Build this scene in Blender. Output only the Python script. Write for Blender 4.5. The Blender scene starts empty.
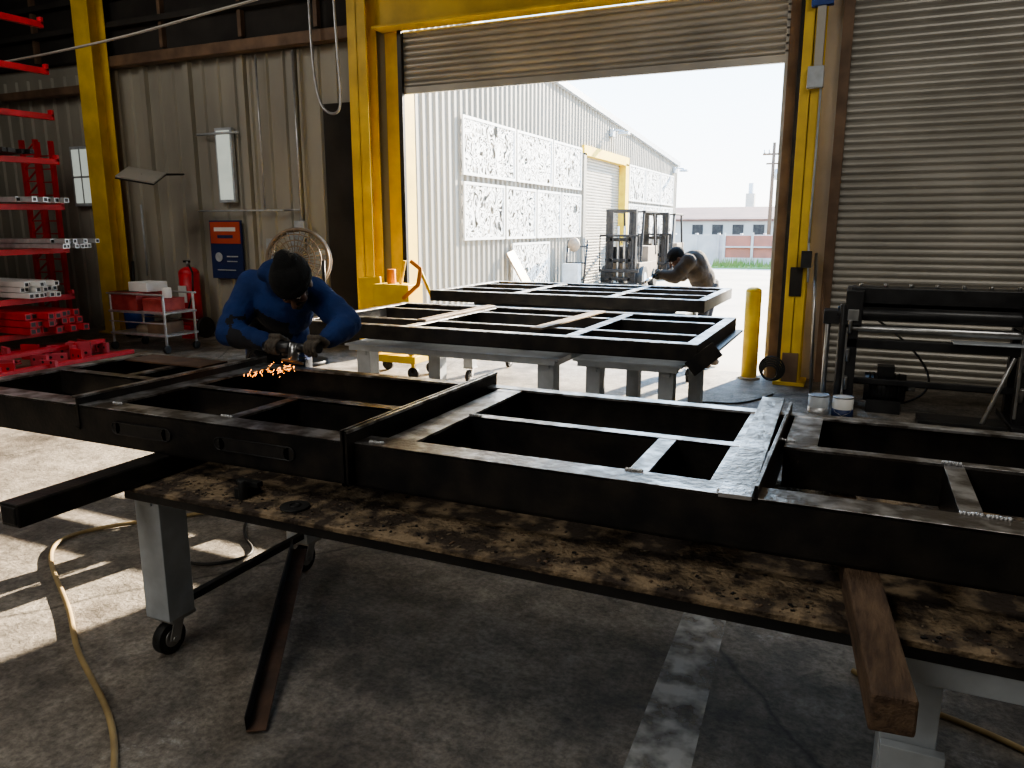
import bpy, bmesh, math, random
from mathutils import Vector, Matrix
random.seed(7)
V=Vector
scene=bpy.context.scene
COL=bpy.context.collection

# ---------------------------------------------------------------- materials
def mat(name,col,rough=.6,metal=0.0,col2=None,scale=4.0,bump=0.0,bscale=30.0,emit=None,estr=0,detail=6,lo=.35,hi=.65,stretch=None,spec=None):
    m=bpy.data.materials.new(name); m.use_nodes=True
    nt=m.node_tree; p=nt.nodes['Principled BSDF']
    p.inputs['Base Color'].default_value=(*col,1)
    p.inputs['Roughness'].default_value=rough
    p.inputs['Metallic'].default_value=metal
    if spec is not None: p.inputs['Specular IOR Level'].default_value=spec
    tc=nt.nodes.new('ShaderNodeTexCoord'); src=tc.outputs['Object']
    if stretch:
        mp=nt.nodes.new('ShaderNodeMapping'); mp.inputs['Scale'].default_value=stretch
        nt.links.new(src,mp.inputs[0]); src=mp.outputs[0]
    if col2 is None: col2=tuple(c*.72 for c in col)
    n=nt.nodes.new('ShaderNodeTexNoise'); n.inputs['Scale'].default_value=scale; n.inputs['Detail'].default_value=detail
    r=nt.nodes.new('ShaderNodeValToRGB')
    r.color_ramp.elements[0].position=lo; r.color_ramp.elements[1].position=hi
    r.color_ramp.elements[0].color=(*col,1); r.color_ramp.elements[1].color=(*col2,1)
    nt.links.new(src,n.inputs['Vector']); nt.links.new(n.outputs['Fac'],r.inputs[0]); nt.links.new(r.outputs[0],p.inputs['Base Color'])
    if bump>0:
        b=nt.nodes.new('ShaderNodeBump'); b.inputs['Strength'].default_value=bump; b.inputs['Distance'].default_value=.02
        n2=nt.nodes.new('ShaderNodeTexNoise'); n2.inputs['Scale'].default_value=bscale; n2.inputs['Detail'].default_value=5
        nt.links.new(src,n2.inputs['Vector']); nt.links.new(n2.outputs['Fac'],b.inputs['Height']); nt.links.new(b.outputs[0],p.inputs['Normal'])
    if emit:
        p.inputs['Emission Color'].default_value=(*emit,1); p.inputs['Emission Strength'].default_value=estr
    return m

M={}
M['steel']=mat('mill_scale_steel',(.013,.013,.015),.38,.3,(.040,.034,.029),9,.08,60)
M['steel_top']=mat('worn_steel_sky_sheen',(.72,.72,.74),.30,.85,(.20,.18,.165),11,.16,45,lo=.38,hi=.56,detail=9)  # lightened base paints in sky reflection on flange tops; noise adds brushed patches
M['steel_dk']=mat('dark_steel',(.02,.02,.022),.45,.4,(.045,.042,.04),6,.1,40)
M['tabletop']=mat('dusty_rusty_table_top',(.30,.225,.145),.9,.0,(.055,.04,.03),13,.9,60,lo=.40,hi=.56,detail=10)
M['chip']=mat('steel_debris',(.20,.16,.11),.85,.0,(.05,.04,.03),30)
M['leg']=mat('grey_painted_steel',(.50,.54,.58),.5,.1,(.40,.43,.46),10,.05)
M['yellow']=mat('yellow_column_paint',(.86,.60,.07),.5,0,(.64,.43,.05),2.6,.05,20)
M['yellow_b']=mat('yellow_bollard_paint',(.88,.62,.05),.45,0,(.75,.48,.04),5)
M['red']=mat('red_rack_paint',(.68,.04,.055),.45,0,(.48,.025,.035),5)
M['redlt']=mat('red_plastic',(.50,.10,.09),.5,0,(.34,.05,.05),8)
M['wall']=mat('wall_panel_metal',(.42,.40,.34),.55,.05,(.30,.285,.245),1.2,.03,10,stretch=(1,1,.35))
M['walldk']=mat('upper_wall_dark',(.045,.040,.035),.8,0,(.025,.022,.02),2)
M['ceil']=mat('ceiling_dark',(.05,.045,.04),.85,0,(.03,.028,.025),2)
M['brown']=mat('brown_girt',(.24,.155,.10),.6,.1,(.14,.09,.06),4)
M['slat']=mat('door_slat_metal',(.46,.435,.39),.42,.3,(.35,.33,.295),1.5,.02,12)
M['siding']=mat('outside_siding',(.30,.28,.24),.6,.0,(.235,.22,.19),1.0,.02,8,stretch=(1,1,.3))
M['white']=mat('white_paint',(.80,.80,.78),.5,0,(.72,.72,.70),6)
M['trimw']=mat('roof_trim_white',(.75,.75,.73),.5,0,(.65,.65,.64),3)
M['black']=mat('black_rubber',(.015,.015,.015),.55,0,(.03,.03,.03),8)
M['blackp']=mat('black_machine_paint',(.02,.02,.022),.35,.2,(.04,.04,.042),6)
M['chrome']=mat('bright_steel',(.5,.5,.5),.3,.9,(.35,.35,.35),10)
M['galv']=mat('galvanised_tube',(.60,.61,.62),.35,.6,(.46,.46,.47),12)
M['wood']=mat('weathered_timber',(.19,.125,.08),.8,0,(.08,.05,.035),8,.5,40,stretch=(6,1,6))
M['woodlt']=mat('pale_flat_bar',(.30,.24,.17),.5,0.2,(.20,.15,.11),9,.2,30)
M['rust']=mat('rusty_plate',(.15,.085,.055),.7,.2,(.08,.05,.035),9,.2,30)
M['hose']=mat('tan_hose',(.42,.31,.15),.6,0,(.30,.22,.11),10)
M['orange']=mat('orange_paint',(.75,.25,.03),.5,0,(.55,.18,.02),5)
M['blue']=mat('blue_box',(.03,.09,.35),.5,0,(.02,.06,.25),5)
M['hoodie']=mat('blue_hoodie_cloth',(.018,.050,.19),.9,0,(.010,.030,.11),5,.9,14)
M['jean']=mat('dark_denim',(.02,.025,.04),.9,0,(.012,.016,.028),9,.4,25)
M['apron']=mat('dark_apron',(.018,.018,.024),.85,0,(.01,.01,.014),9,.3,25)
M['beanie']=mat('black_knit',(.006,.006,.007),.95,0,(.012,.012,.012),30,.5,160)
M['skin']=mat('skin',(.16,.08,.05),.6,0,(.12,.06,.038),12)
M['glove']=mat('work_glove',(.07,.06,.05),.85,0,(.12,.10,.08),18,.4,60)
M['jacket']=mat('grey_brown_work_jacket',(.085,.068,.055),.9,0,(.05,.041,.035),8,.9,14)
M['boot']=mat('leather_boot',(.03,.02,.014),.7,0,(.05,.035,.025),12)
M['eye']=mat('eye_dark',(.02,.015,.012),.2)
M['panelblue']=mat('poster_blue',(.02,.04,.13),.5,0,(.02,.035,.11),3)
M['posterred']=mat('poster_red',(.55,.10,.05),.5,0,(.48,.08,.04),3)
M['glow']=mat('daylight_pane',(.7,.75,.70),.4,0,(.6,.65,.6),4,emit=(.85,.95,.85),estr=.25)
M['concrete_out']=mat('yard_concrete',(.52,.47,.39),.85,0,(.38,.345,.29),.6,.1,12)
M['grass']=mat('grass',(.10,.20,.04),.9,0,(.20,.26,.08),3,.5,30)
M['fence']=mat('block_fence',(.50,.50,.49),.8,0,(.4,.4,.39),2)
M['fencered']=mat('rust_fence_panel',(.42,.17,.12),.8,0,(.34,.15,.11),2)
M['roof2']=mat('far_roof',(.26,.15,.12),.8,0,(.20,.12,.10),1)
M['cream']=mat('far_wall',(.45,.41,.37),.8,0,(.38,.36,.32),1)
M['tan']=mat('tan_fan_guard',(.30,.24,.175),.6,.2,(.24,.18,.13),8)
M['can']=mat('paint_can_metal',(.42,.42,.42),.4,.5,(.25,.25,.26),10)
M['spark']=mat('spark_glow',(1,.5,.15),.5,emit=(1,.33,.06),estr=10)

def floor_mat():
    m=bpy.data.materials.new('workshop_concrete'); m.use_nodes=True; nt=m.node_tree; p=nt.nodes['Principled BSDF']
    tc=nt.nodes.new('ShaderNodeTexCoord')
    def noise(s,d=8,r=.6):
        n=nt.nodes.new('ShaderNodeTexNoise'); n.inputs['Scale'].default_value=s; n.inputs['Detail'].default_value=d; n.inputs['Roughness'].default_value=r
        nt.links.new(tc.outputs['Object'],n.inputs['Vector']); return n
    def ramp(src,a,ca,b,cb_):
        r=nt.nodes.new('ShaderNodeValToRGB'); r.color_ramp.elements[0].position=a; r.color_ramp.elements[1].position=b
        r.color_ramp.elements[0].color=(*ca,1); r.color_ramp.elements[1].color=(*cb_,1); nt.links.new(src,r.inputs[0]); return r
    n1=noise(.9); r1=ramp(n1.outputs['Fac'],.38,(.25,.225,.195),.68,(.41,.375,.33))
    n2=noise(6,10,.75); r2=ramp(n2.outputs['Fac'],.4,(.50,.49,.48),.62,(1.1,1.08,1.05))
    n3=noise(40,6,.7); r3=ramp(n3.outputs['Fac'],.35,(.55,.55,.55),.6,(1.1,1.1,1.1))
    def mul(a,b):
        x=nt.nodes.new('ShaderNodeMix'); x.data_type='RGBA'; x.blend_type='MULTIPLY'; x.inputs[0].default_value=1
        nt.links.new(a,x.inputs[6]); nt.links.new(b,x.inputs[7]); return x.outputs[2]
    c=mul(mul(r1.outputs[0],r2.outputs[0]),r3.outputs[0])
    n4=noise(2.2,12,.8); r4=ramp(n4.outputs['Fac'],.60,(0,0,0),.67,(1,1,1))
    mx=nt.nodes.new('ShaderNodeMix'); mx.data_type='RGBA'; nt.links.new(r4.outputs[0],mx.inputs[0]); nt.links.new(c,mx.inputs[6]); mx.inputs[7].default_value=(.48,.46,.43,1)
    n6=noise(1.3,6,.6); r6=ramp(n6.outputs['Fac'],.36,(.42,.40,.39),.48,(1,1,1))
    vo=nt.nodes.new('ShaderNodeTexVoronoi'); vo.feature='DISTANCE_TO_EDGE'; vo.inputs['Scale'].default_value=.42
    ad=nt.nodes.new('ShaderNodeMix'); ad.data_type='VECTOR'; ad.inputs[0].default_value=.12
    nt.links.new(tc.outputs['Object'],ad.inputs[4]); nt.links.new(noise(3,6).outputs['Color'],ad.inputs[5]); nt.links.new(ad.outputs[1],vo.inputs['Vector'])
    r5=ramp(vo.outputs['Distance'],.0,(.35,.35,.35),.006,(1,1,1))
    fin=mul(mul(mx.outputs[2],r5.outputs[0]),r6.outputs[0])
    nt.links.new(fin,p.inputs['Base Color']); p.inputs['Roughness'].default_value=.58
    b=nt.nodes.new('ShaderNodeBump'); b.inputs['Strength'].default_value=.6; b.inputs['Distance'].default_value=.014
    nt.links.new(n3.outputs['Fac'],b.inputs['Height']); nt.links.new(b.outputs[0],p.inputs['Normal'])
    return m
M['floor']=floor_mat()

def alpha_mat(name,col,scale,lo,hi,dist=0,kind='noise'):
    m=bpy.data.materials.new(name); m.use_nodes=True; nt=m.node_tree; p=nt.nodes['Principled BSDF']
    p.inputs['Base Color'].default_value=(*col,1); p.inputs['Roughness'].default_value=.6
    tc=nt.nodes.new('ShaderNodeTexCoord'); n=nt.nodes.new('ShaderNodeTexNoise'); n.inputs['Scale'].default_value=scale
    n.inputs['Distortion'].default_value=dist; n.inputs['Detail'].default_value=2 if dist else 8
    nt.links.new(tc.outputs['Object'],n.inputs['Vector'])
    r=nt.nodes.new('ShaderNodeValToRGB'); e=r.color_ramp.elements
    e[0].position=lo; e[1].position=hi
    if kind=='bands':
        e[0].color=(0,0,0,1); e[0].position=.385; e[1].color=(1,1,1,1); e[1].position=.40
        for pos,v in ((.47,1),(.48,0),(.52,0),(.53,1),(.61,1),(.625,0)):
            x=e.new(pos); x.color=(v,v,v,1)
    nt.links.new(n.outputs['Fac'],r.inputs[0]); nt.links.new(r.outputs[0],p.inputs['Alpha'])
    return m
M['cutout']=alpha_mat('laser_cut_white_sheet',(.85,.85,.83),3.2,.4,.5,1.8,'bands')
M['stripe']=alpha_mat('worn_white_floor_paint',(.66,.66,.64),9,.34,.62)

# ---------------------------------------------------------------- builder
class MB:
    def __init__(s,name): s.n=name; s.bm=bmesh.new(); s.mats=[]
    def mi(s,k):
        if k not in s.mats: s.mats.append(k)
        return s.mats.index(k)
    def _fin(s,ret,k,smooth=False):
        i=s.mi(k); fs=set()
        for v in ret:
            for f in v.link_faces: fs.add(f)
        for f in fs: f.material_index=i; f.smooth=smooth
    def box(s,x0,x1,y0,y1,z0,z1,k,rot=None,piv=None):
        m=Matrix.Translation(((x0+x1)/2,(y0+y1)/2,(z0+z1)/2))@Matrix.Diagonal((abs(x1-x0),abs(y1-y0),abs(z1-z0),1))
        if rot is not None:
            pv=V(piv) if piv else V(((x0+x1)/2,(y0+y1)/2,(z0+z1)/2))
            m=Matrix.Translation(pv)@rot.to_4x4()@Matrix.Translation(-pv)@m
        r=bmesh.ops.create_cube(s.bm,size=1,matrix=m); s._fin(r['verts'],k)
    def bar(s,p1,p2,w,h,k,up=(0,0,1)):
        p1=V(p1);p2=V(p2);d=p2-p1;L=d.length;d.normalize();u=V(up);x=d.cross(u)
        if x.length<1e-4: x=d.cross(V((1,0,0)))
        x.normalize();u=x.cross(d)
        R=Matrix((x,d,u)).transposed().to_4x4()
        m=Matrix.Translation((p1+p2)/2)@R@Matrix.Diagonal((w,L,h,1))
        r=bmesh.ops.create_cube(s.bm,size=1,matrix=m); s._fin(r['verts'],k)
    def cyl(s,p1,p2,r1,k,r2=None,seg=16,smooth=True):
        p1=V(p1);p2=V(p2);d=p2-p1
        q=d.to_track_quat('Z','Y').to_matrix().to_4x4()
        m=Matrix.Translation((p1+p2)/2)@q
        r=bmesh.ops.create_cone(s.bm,cap_ends=True,segments=seg,radius1=r1,radius2=r1 if r2 is None else r2,depth=d.length,matrix=m)
        s._fin(r['verts'],k,False)
        if smooth:
            for v in r['verts']:
                for f in v.link_faces:
                    if len(f.verts)==4: f.smooth=True
    def sph(s,c,rad,k,R=None,sub=2):
        if not hasattr(rad,'__len__'): rad=(rad,)*3
        m=Matrix.Translation(c)@(R.to_4x4() if R else Matrix.Identity(4))@Matrix.Diagonal((*rad,1))
        r=bmesh.ops.create_icosphere(s.bm,subdivisions=sub,radius=1,matrix=m); s._fin(r['verts'],k,True)
    def path(s,pts,r,k,seg=8,closed=False):
        n=len(pts)
        for i in range(n if closed else n-1):
            s.cyl(pts[i],pts[(i+1)%n],r,k,seg=seg)
            s.sph(pts[i],r,k,sub=1)
    def ring(s,c,axis,R,r,k,seg=24,rs=6):
        q=V(axis).to_track_quat('Z','Y').to_matrix()
        rows=[]
        for i in range(seg):
            a=2*math.pi*i/seg; row=[]
            for j in range(rs):
                b=2*math.pi*j/rs
                p=V(((R+r*math.cos(b))*math.cos(a),(R+r*math.cos(b))*math.sin(a),r*math.sin(b)))
                row.append(s.bm.verts.new(V(c)+q@p))
            rows.append(row)
        i0=s.mi(k)
        for i in range(seg):
            for j in range(rs):
                f=s.bm.faces.new((rows[i][j],rows[(i+1)%seg][j],rows[(i+1)%seg][(j+1)%rs],rows[i][(j+1)%rs])); f.material_index=i0; f.smooth=True
    def sheet(s,prof,a,b,k):
        a=V(a);b=V(b); i0=s.mi(k)
        va=[s.bm.verts.new(V(p)+a) for p in prof]; vb=[s.bm.verts.new(V(p)+b) for p in prof]
        for i in range(len(prof)-1):
            f=s.bm.faces.new((va[i],va[i+1],vb[i+1],vb[i])); f.material_index=i0
    def poly(s,pts,k):
        f=s.bm.faces.new([s.bm.verts.new(p) for p in pts]); f.material_index=s.mi(k)
    def done(s,bevel=0,solid=0,parent=None):
        me=bpy.data.meshes.new(s.n); bmesh.ops.recalc_face_normals(s.bm,faces=s.bm.faces)
        s.bm.to_mesh(me); s.bm.free()
        for k in s.mats: me.materials.append(M[k])
        o=bpy.data.objects.new(s.n,me); COL.objects.link(o)
        if solid:
            md=o.modifiers.new('solid','SOLIDIFY'); md.thickness=solid
        if bevel:
            md=o.modifiers.new('bevel','BEVEL'); md.width=bevel; md.segments=2; md.limit_method='ANGLE'
        if parent: o.parent=parent
        return o

def curve(name,pts,r,k,parent=None):
    cu=bpy.data.curves.new(name,'CURVE'); cu.dimensions='3D'; cu.bevel_depth=r; cu.bevel_resolution=3
    sp=cu.splines.new('NURBS'); sp.points.add(len(pts)-1); sp.order_u=4; sp.use_endpoint_u=True
    for i,p in enumerate(pts): sp.points[i].co=(*p,1)
    cu.materials.append(M[k]); o=bpy.data.objects.new(name,cu); COL.objects.link(o); o.parent=parent; return o

# ---------------------------------------------------------------- room shell
b=MB('floor'); b.box(-15.15,5.15,-5.15,9.05,-.12,0,'floor'); b.done()
b=MB('ground'); b.box(-70,70,9.05,120,-.14,-.01,'concrete_out'); b.done()

def rib_wall_x(b,x0,x1,z0,z1,y,k,pitch=.3,dep=.035,rw=.06):
    pr=[];x=x0
    while x<x1:
        for dx,dy in ((0,0),(pitch-rw-.03,0),(pitch-rw-.01,-dep),(pitch-.02,-dep)):
            xx=x+dx
            if xx<=x1: pr.append((xx,y+dy,0))
        x+=pitch
    pr.append((x1,y,0))
    b.sheet(pr,(0,0,z0),(0,0,z1),k)
b=MB('wall_front')
b.box(-15,-5.62,8.93,9.05,0,6,'wall')
rib_wall_x(b,-15,-6.2,0,4.05,8.92,'wall')
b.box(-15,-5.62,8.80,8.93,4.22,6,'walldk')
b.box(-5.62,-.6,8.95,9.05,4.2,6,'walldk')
b.box(-.62,-.3,8.95,9.05,0,6,'slat')
b.box(-.3,5,9.0,9.05,0,6,'slat')
for x in (-10.2,-9.3,-8.25,-7.35):
    b.box(x-.05,x+.05,8.84,8.93,0,4.05,'wall')
b.box(-6.85,-6.25,8.86,8.93,0,3.3,'walldk')
b.done()
b=MB('wall_left'); b.box(-15.15,-15,-5,9.05,0,6,'wall'); b.done()
b=MB('wall_right'); b.box(5,5.15,-5,9.05,0,6,'wall'); b.done()
b=MB('wall_back'); b.box(-15.15,5.15,-5.15,-5,0,6,'wall'); b.done()
b=MB('ceiling')
b.box(-15.15,5.15,-5.15,9.05,6,6.1,'ceil')
for y in range(-4,9,1): b.box(-15,5,y-.03,y+.03,5.8,6,'ceil')
for x in (-13,-7.5,-1.5): b.box(x-.1,x+.1,-5,8.8,5.45,5.8,'ceil')
b.done()
b=MB('trim_1'); b.box(-11.0,-6.2,8.66,8.82,4.05,4.2,'brown'); b.box(-15,-11.1,8.66,8.82,3.72,3.84,'brown'); b.done(.005)
b=MB('trim_2')
for z in (4.6,5.0,5.4): b.box(-15,-6.3,8.66,8.80,z,z+.08,'ceil')
for x in (-14,-12.4,-9.6,-8.1,-6.8): b.box(x-.03,x+.03,8.72,8.8,4.25,6,'brown')
b.done()

def ibeam(b,x,y,z0,z1,k,w=.3,d=.28,t=.018,axis='x'):
    b.box(x-w/2,x+w/2,y-d/2,y-d/2+t,z0,z1,k)
    b.box(x-w/2,x+w/2,y+d/2-t,y+d/2,z0,z1,k)
    b.box(x-t/2,x+t/2,y-d/2,y+d/2,z0,z1,k)
b=MB('yellow_steel_column'); ibeam(b,-10.80,8.5,0,6,'yellow',.34,.28); b.box(-11.05,-10.55,8.3,8.7,0,.03,'yellow'); b.done(.004)
b=MB('yellow_steel_column'); ibeam(b,-6.03,8.66,0,6,'yellow',.28,.24); b.box(-6.2,-5.86,8.48,8.84,0,.03,'yellow'); b.done(.004)
b=MB('yellow_steel_column'); ibeam(b,-.60,8.62,0,6,'yellow',.20,.26)
b.box(-.76,-.44,8.45,8.8,0,.04,'yellow'); b.box(-.66,-.54,8.47,8.50,.95,1.25,'walldk')
b.box(-.68,-.52,8.46,8.49,.0,.35,'brown'); b.done(.004)
b=MB('door_header_beam'); b.box(-5.85,-.36,8.70,8.78,4.13,4.55,'yellow'); b.box(-5.85,-.36,8.6,8.86,4.52,4.55,'yellow'); b.box(-5.85,-.36,8.6,8.86,4.10,4.13,'yellow'); b.done(.004)
b=MB('door_frame_1')
b.box(-5.82,-5.56,8.86,9.12,0,4.1,'yellow')
b.box(-5.60,-5.54,8.80,8.86,0,4.1,'steel_dk')
b.box(-.86,-.68,8.80,9.12,0,4.1,'brown'); b.box(-.90,-.86,8.86,9.14,0,4.1,'slat'); b.box(-.76,-.72,8.76,8.82,0,4.4,'steel_dk')
b.done(.004)

def curtain(name,x0,x1,z0,z1,y,k='slat',h=.075):
    b=MB(name); pr=[]; n=int((z1-z0)/h)
    for i in range(n):
        z=z0+i*h
        for t,d in ((0,0),(.12,-.010),(.35,-.020),(.6,-.020),(.85,-.010),(.93,.004)): pr.append((0,y+d,z+t*h))
    pr.append((0,y,z0+n*h))
    b.sheet(pr,(x0,0,0),(x1,0,0),k)
    b.box(x0,x1,y-.03,y+.02,z0-.08,z0+.0,'slat')
    return b
b=curtain('door_1',-5.56,-.86,3.42,4.15,8.88); b.done()
b=curtain('door_2',-.28,4.9,.09,4.4,8.90); b.box(-.36,-.26,8.80,8.95,0,4.5,'brown'); b.done()
b=MB('trim_3'); b.box(-.30,5,8.72,8.86,4.35,4.7,'yellow'); b.done(.004)

# ---------------------------------------------------------------- outside building
def roofz(y): return 5.05-(y-17.6)*.0715
b=MB('corrugated_warehouse')
X=-7.0
y=10.2
ys=[]
while y<31.2:
    for d,o in ((0,0),(.10,0),(.125,.045),(.20,.045)):
        ys.append((y+d,o))
    y+=.225
i0=b.mi('siding')
for i in range(len(ys)-1):
    (ya,oa),(yb,ob)=ys[i],ys[i+1]
    m=(ya+yb)/2
    zb=3.72 if 19.9<m<23.95 else 0
    f=b.bm.faces.new([b.bm.verts.new(p) for p in ((X+oa,ya,zb),(X+ob,yb,zb),(X+ob,yb,roofz(yb)),(X+oa,ya,roofz(ya)))]); f.material_index=i0
b.poly([(X,31.2,0),(X-16,31.2,0),(X-16,31.2,4),(X,31.2,roofz(31.2))],'siding')
b.poly([(X,10.2,0),(X-9,10.2,0),(X-9,10.2,5.5),(X,10.2,roofz(10.2))],'siding')
b.bar((X+.08,9.9,roofz(9.9)+.06),(X+.08,31.4,roofz(31.4)+.06),.12,.16,'leg')
b.poly([(X+.1,9.9,roofz(9.9)+.12),(X-16,9.9,roofz(9.9)+.12),(X-16,31.4,roofz(31.4)+.12),(X+.1,31.4,roofz(31.4)+.12)],'trimw')
b.box(X-.1,X+.12,19.8,24.1,3.55,3.80,'yellow_b'); b.box(X-.1,X+.12,23.75,24.1,0,3.6,'yellow_b'); b.box(X-.1,X+.12,19.8,20.0,0,3.6,'siding')
pr=[]
for i in range(44):
    z=i*.082
    for t,d in ((0,0),(.3,.03),(.7,.03),(.95,0)): pr.append((X-.12+d,0,z+t*.082))
b.sheet(pr,(0,19.9,0),(0,23.9,0),'slat')
b.done()

def deco(y0,y1,z0,z1):
    b=MB('laser_cut_art_panel'); x=X+.10
    w=.05
    b.box(x-.015,x+.015,y0,y1,z0,z0+w,'white'); b.box(x-.015,x+.015,y0,y1,z1-w,z1,'white')
    b.box(x-.015,x+.015,y0,y0+w,z0+w,z1-w,'white'); b.box(x-.015,x+.015,y1-w,y1,z0+w,z1-w,'white')
    b.poly([(x,y0+w,z0+w),(x,y1-w,z0+w),(x,y1-w,z1-w),(x,y0+w,z1-w)],'cutout')
    b.done()
e=[12.98,15.45,17.6,19.7]
for a,c in zip(e[:-1],e[1:]): deco(a+.02,c-.07,2.63,3.70)
e=[13.0,14.9,16.6,18.2,19.7]
for a,c in zip(e[:-1],e[1:]): deco(a+.02,c-.07,1.42,2.51)
deco(15.25,17.4,.2,1.33)
e=[24.2,26.3,28.4,30.5]
for a,c in zip(e[:-1],e[1:]):
    deco(a+.02,c-.07,2.50,3.62); deco(a+.02,c-.07,1.35,2.41)
for yy,zz in ((22.3,4.35),(30.6,3.85)):
    b=MB('wall_light'); b.box(X+.05,X+.15,yy-.12,yy+.12,zz-.1,zz+.12,'leg'); b.bar((X+.1,yy,zz+.1),(X+.45,yy,zz+.05),.05,.05,'leg'); b.box(X+.3,X+.6,yy-.12,yy+.12,zz-.06,zz+.02,'leg'); b.done(.01)
b=MB('leaning_board'); b.bar((X+.75,15.2,-.01),(X+.14,15.0,1.15),.35,.04,'woodlt',up=(1,0,0)); b.done()

def forklift(cx,cy,dx=0,col='orange'):
    b=MB('forklift')
    for s in (-.36,.36):
        b.box(cx+s-.06,cx+s+.06,cy-.1,cy+.05,.05,2.12,'steel_dk'); b.box(cx+s*.72-.04,cx+s*.72+.04,cy-.12,cy+.0,.08,2.05,'steel_dk')
        b.bar((cx+s*.6,cy-.22,.06),(cx+s*.6,cy-1.25,.04),.12,.04,'steel_dk')
        b.cyl((cx+s*1.35-.1,cy+.35,.32),(cx+s*1.35+.1,cy+.35,.32),.32,'black',seg=20)
        b.cyl((cx+s*1.35-.11,cy+.35,.32),(cx+s*1.35+.11,cy+.35,.32),.15,'leg',seg=14)
        b.cyl((cx+s*1.2-.09,cy+1.75,.26),(cx+s*1.2+.09,cy+1.75,.26),.26,'black',seg=20)
        b.bar((cx+s*1.25,cy+.35,.9),(cx+s*1.2,cy+.6,2.1),.06,.06,'steel_dk'); b.bar((cx+s*1.25,cy+1.95,.9),(cx+s*1.2,cy+1.7,2.1),.06,.06,'steel_dk')
        b.box(cx+s*1.3-.04,cx+s*1.3+.04,cy+.5,cy+1.8,2.06,2.12,'steel_dk')
        b.cyl((cx+s*.25,cy-.03,.2),(cx+s*.25,cy-.03,1.7),.035,'chrome')
    for z in (.25,.75,1.3,2.05): b.box(cx-.42,cx+.42,cy-.12,cy-.04,z,z+.09,'steel_dk')
    b.box(cx-.55,cx+.55,cy-.24,cy-.17,.12,.2,'steel_dk'); b.box(cx-.55,cx+.55,cy-.24,cy-.17,.48,.56,'steel_dk')
    for i in range(7):
        x=cx-.54+i*.18; b.box(x-.015,x+.015,cy-.22,cy-.19,.5,1.45,'steel_dk')
    b.box(cx-.55,cx+.55,cy-.22,cy-.19,1.42,1.48,'steel_dk')
    for i in range(6): b.box(cx-.45,cx+.45,cy+.65+i*.2,cy+.68+i*.2,2.08,2.11,'steel_dk')
    b.box(cx-.48,cx+.48,cy+.15,cy+2.0,.25,.72,col); b.box(cx-.46,cx+.46,cy+1.1,cy+2.15,.3,1.15,col)
    b.box(cx-.4,cx+.4,cy+.15,cy+.4,.7,1.15,'steel_dk')
    b.box(cx-.26,cx+.26,cy+.75,cy+1.15,.72,.95,'black'); b.box(cx-.26,cx+.26,cy+1.08,cy+1.2,.9,1.45,'black')
    b.cyl((cx,cy+.42,1.0),(cx,cy+.55,1.25),.02,'black'); b.ring((cx,cy+.57,1.27),(0,.4,1),.17,.018,'black')
    b.done(.012)
forklift(-5.92,20.2,0,'tan')
forklift(-6.15,24.9,0,'tan')
b=MB('hand_truck')
hx=-6.45
for s in (-.25,.25):
    b.cyl((hx+s,17.9,.15),(hx+s,18.2,1.35),.025,'steel_dk'); b.cyl((hx+s*1.2-.04,18.0,.15),(hx+s*1.2+.04,18.0,.15),.15,'black')
for z in (.4,.8,1.2): b.cyl((hx-.25,17.9+z*.2,z),(hx+.25,17.9+z*.2,z),.02,'steel_dk')
b.box(hx-.3,hx+.3,17.6,17.9,.0,.03,'steel_dk'); b.sph((hx,17.9,1.25),(.16,.13,.18),'tan'); b.box(hx-.2,hx+.2,17.65,17.88,.03,.8,'leg')
b.done()

b=MB('block_fence')
b.box(-12,-3.0,36,36.2,-.02,1.35,'fence')
for i in range(9): b.box(-12+i*1.0-.05,-12+i*1.0+.05,35.95,36.25,-.02,1.42,'fence')
b.done()
b=MB('rust_panel_fence'); b.box(-5.6,6,35.2,35.3,.35,1.32,'fencered'); b.box(-5.6,6,35.15,35.35,-.02,.36,'fence')
for i in range(10): b.box(-5.6+i*1.2-.05,-5.6+i*1.2+.05,35.12,35.2,-.02,1.45,'fence')
b.box(-5.6,6,35.1,35.4,.8,.86,'fence'); b.done()
b=MB('grass_verge'); b.box(-5.9,6,33.0,35.1,-.02,.03,'grass')
for i in range(500):
    x=random.uniform(-5.8,4);y=random.uniform(33.1,35.05);h=random.uniform(.12,.45)
    b.poly([(x-.04,y,.0),(x+.04,y,.0),(x+random.uniform(-.1,.1),y+.03,h)],'grass')
b.done()
b=MB('distant_low_building')
b.box(-20,12,60,68,-.02,2.4,'cream')
b.poly([(-20,59.6,2.3),(12,59.6,2.3),(12,64,3.3),(-20,64,3.3)],'roof2'); b.box(-20,12,59.8,60,2.15,2.35,'roof2')
for i in range(16): b.box(-12+i*1.5,-11.2+i*1.5,59.94,60.0,1.1,1.9,'steel_dk')
b.done()
b=MB('utility_pole')
px,py=-5.85,55
b.cyl((px,py,-.02),(px,py,7.2),.14,'wood',r2=.10); b.box(px-.7,px+.7,py-.06,py+.06,6.4,6.52,'wood'); b.box(px-.45,px+.45,py-.06,py+.06,5.8,5.9,'wood')
for i in (-.6,-.3,.3,.6): b.cyl((px+i,py,6.52),(px+i,py,6.75),.05,'leg')
b.cyl((px+.3,py,4.8),(px+.3,py,5.5),.18,'leg'); b.done()
b=MB('distant_tower'); b.box(-10.9,-10.1,80,81,-.02,5.0,'cream'); b.box(-10.7,-10.3,80.2,80.8,5.0,6.0,'leg'); b.done()

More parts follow.
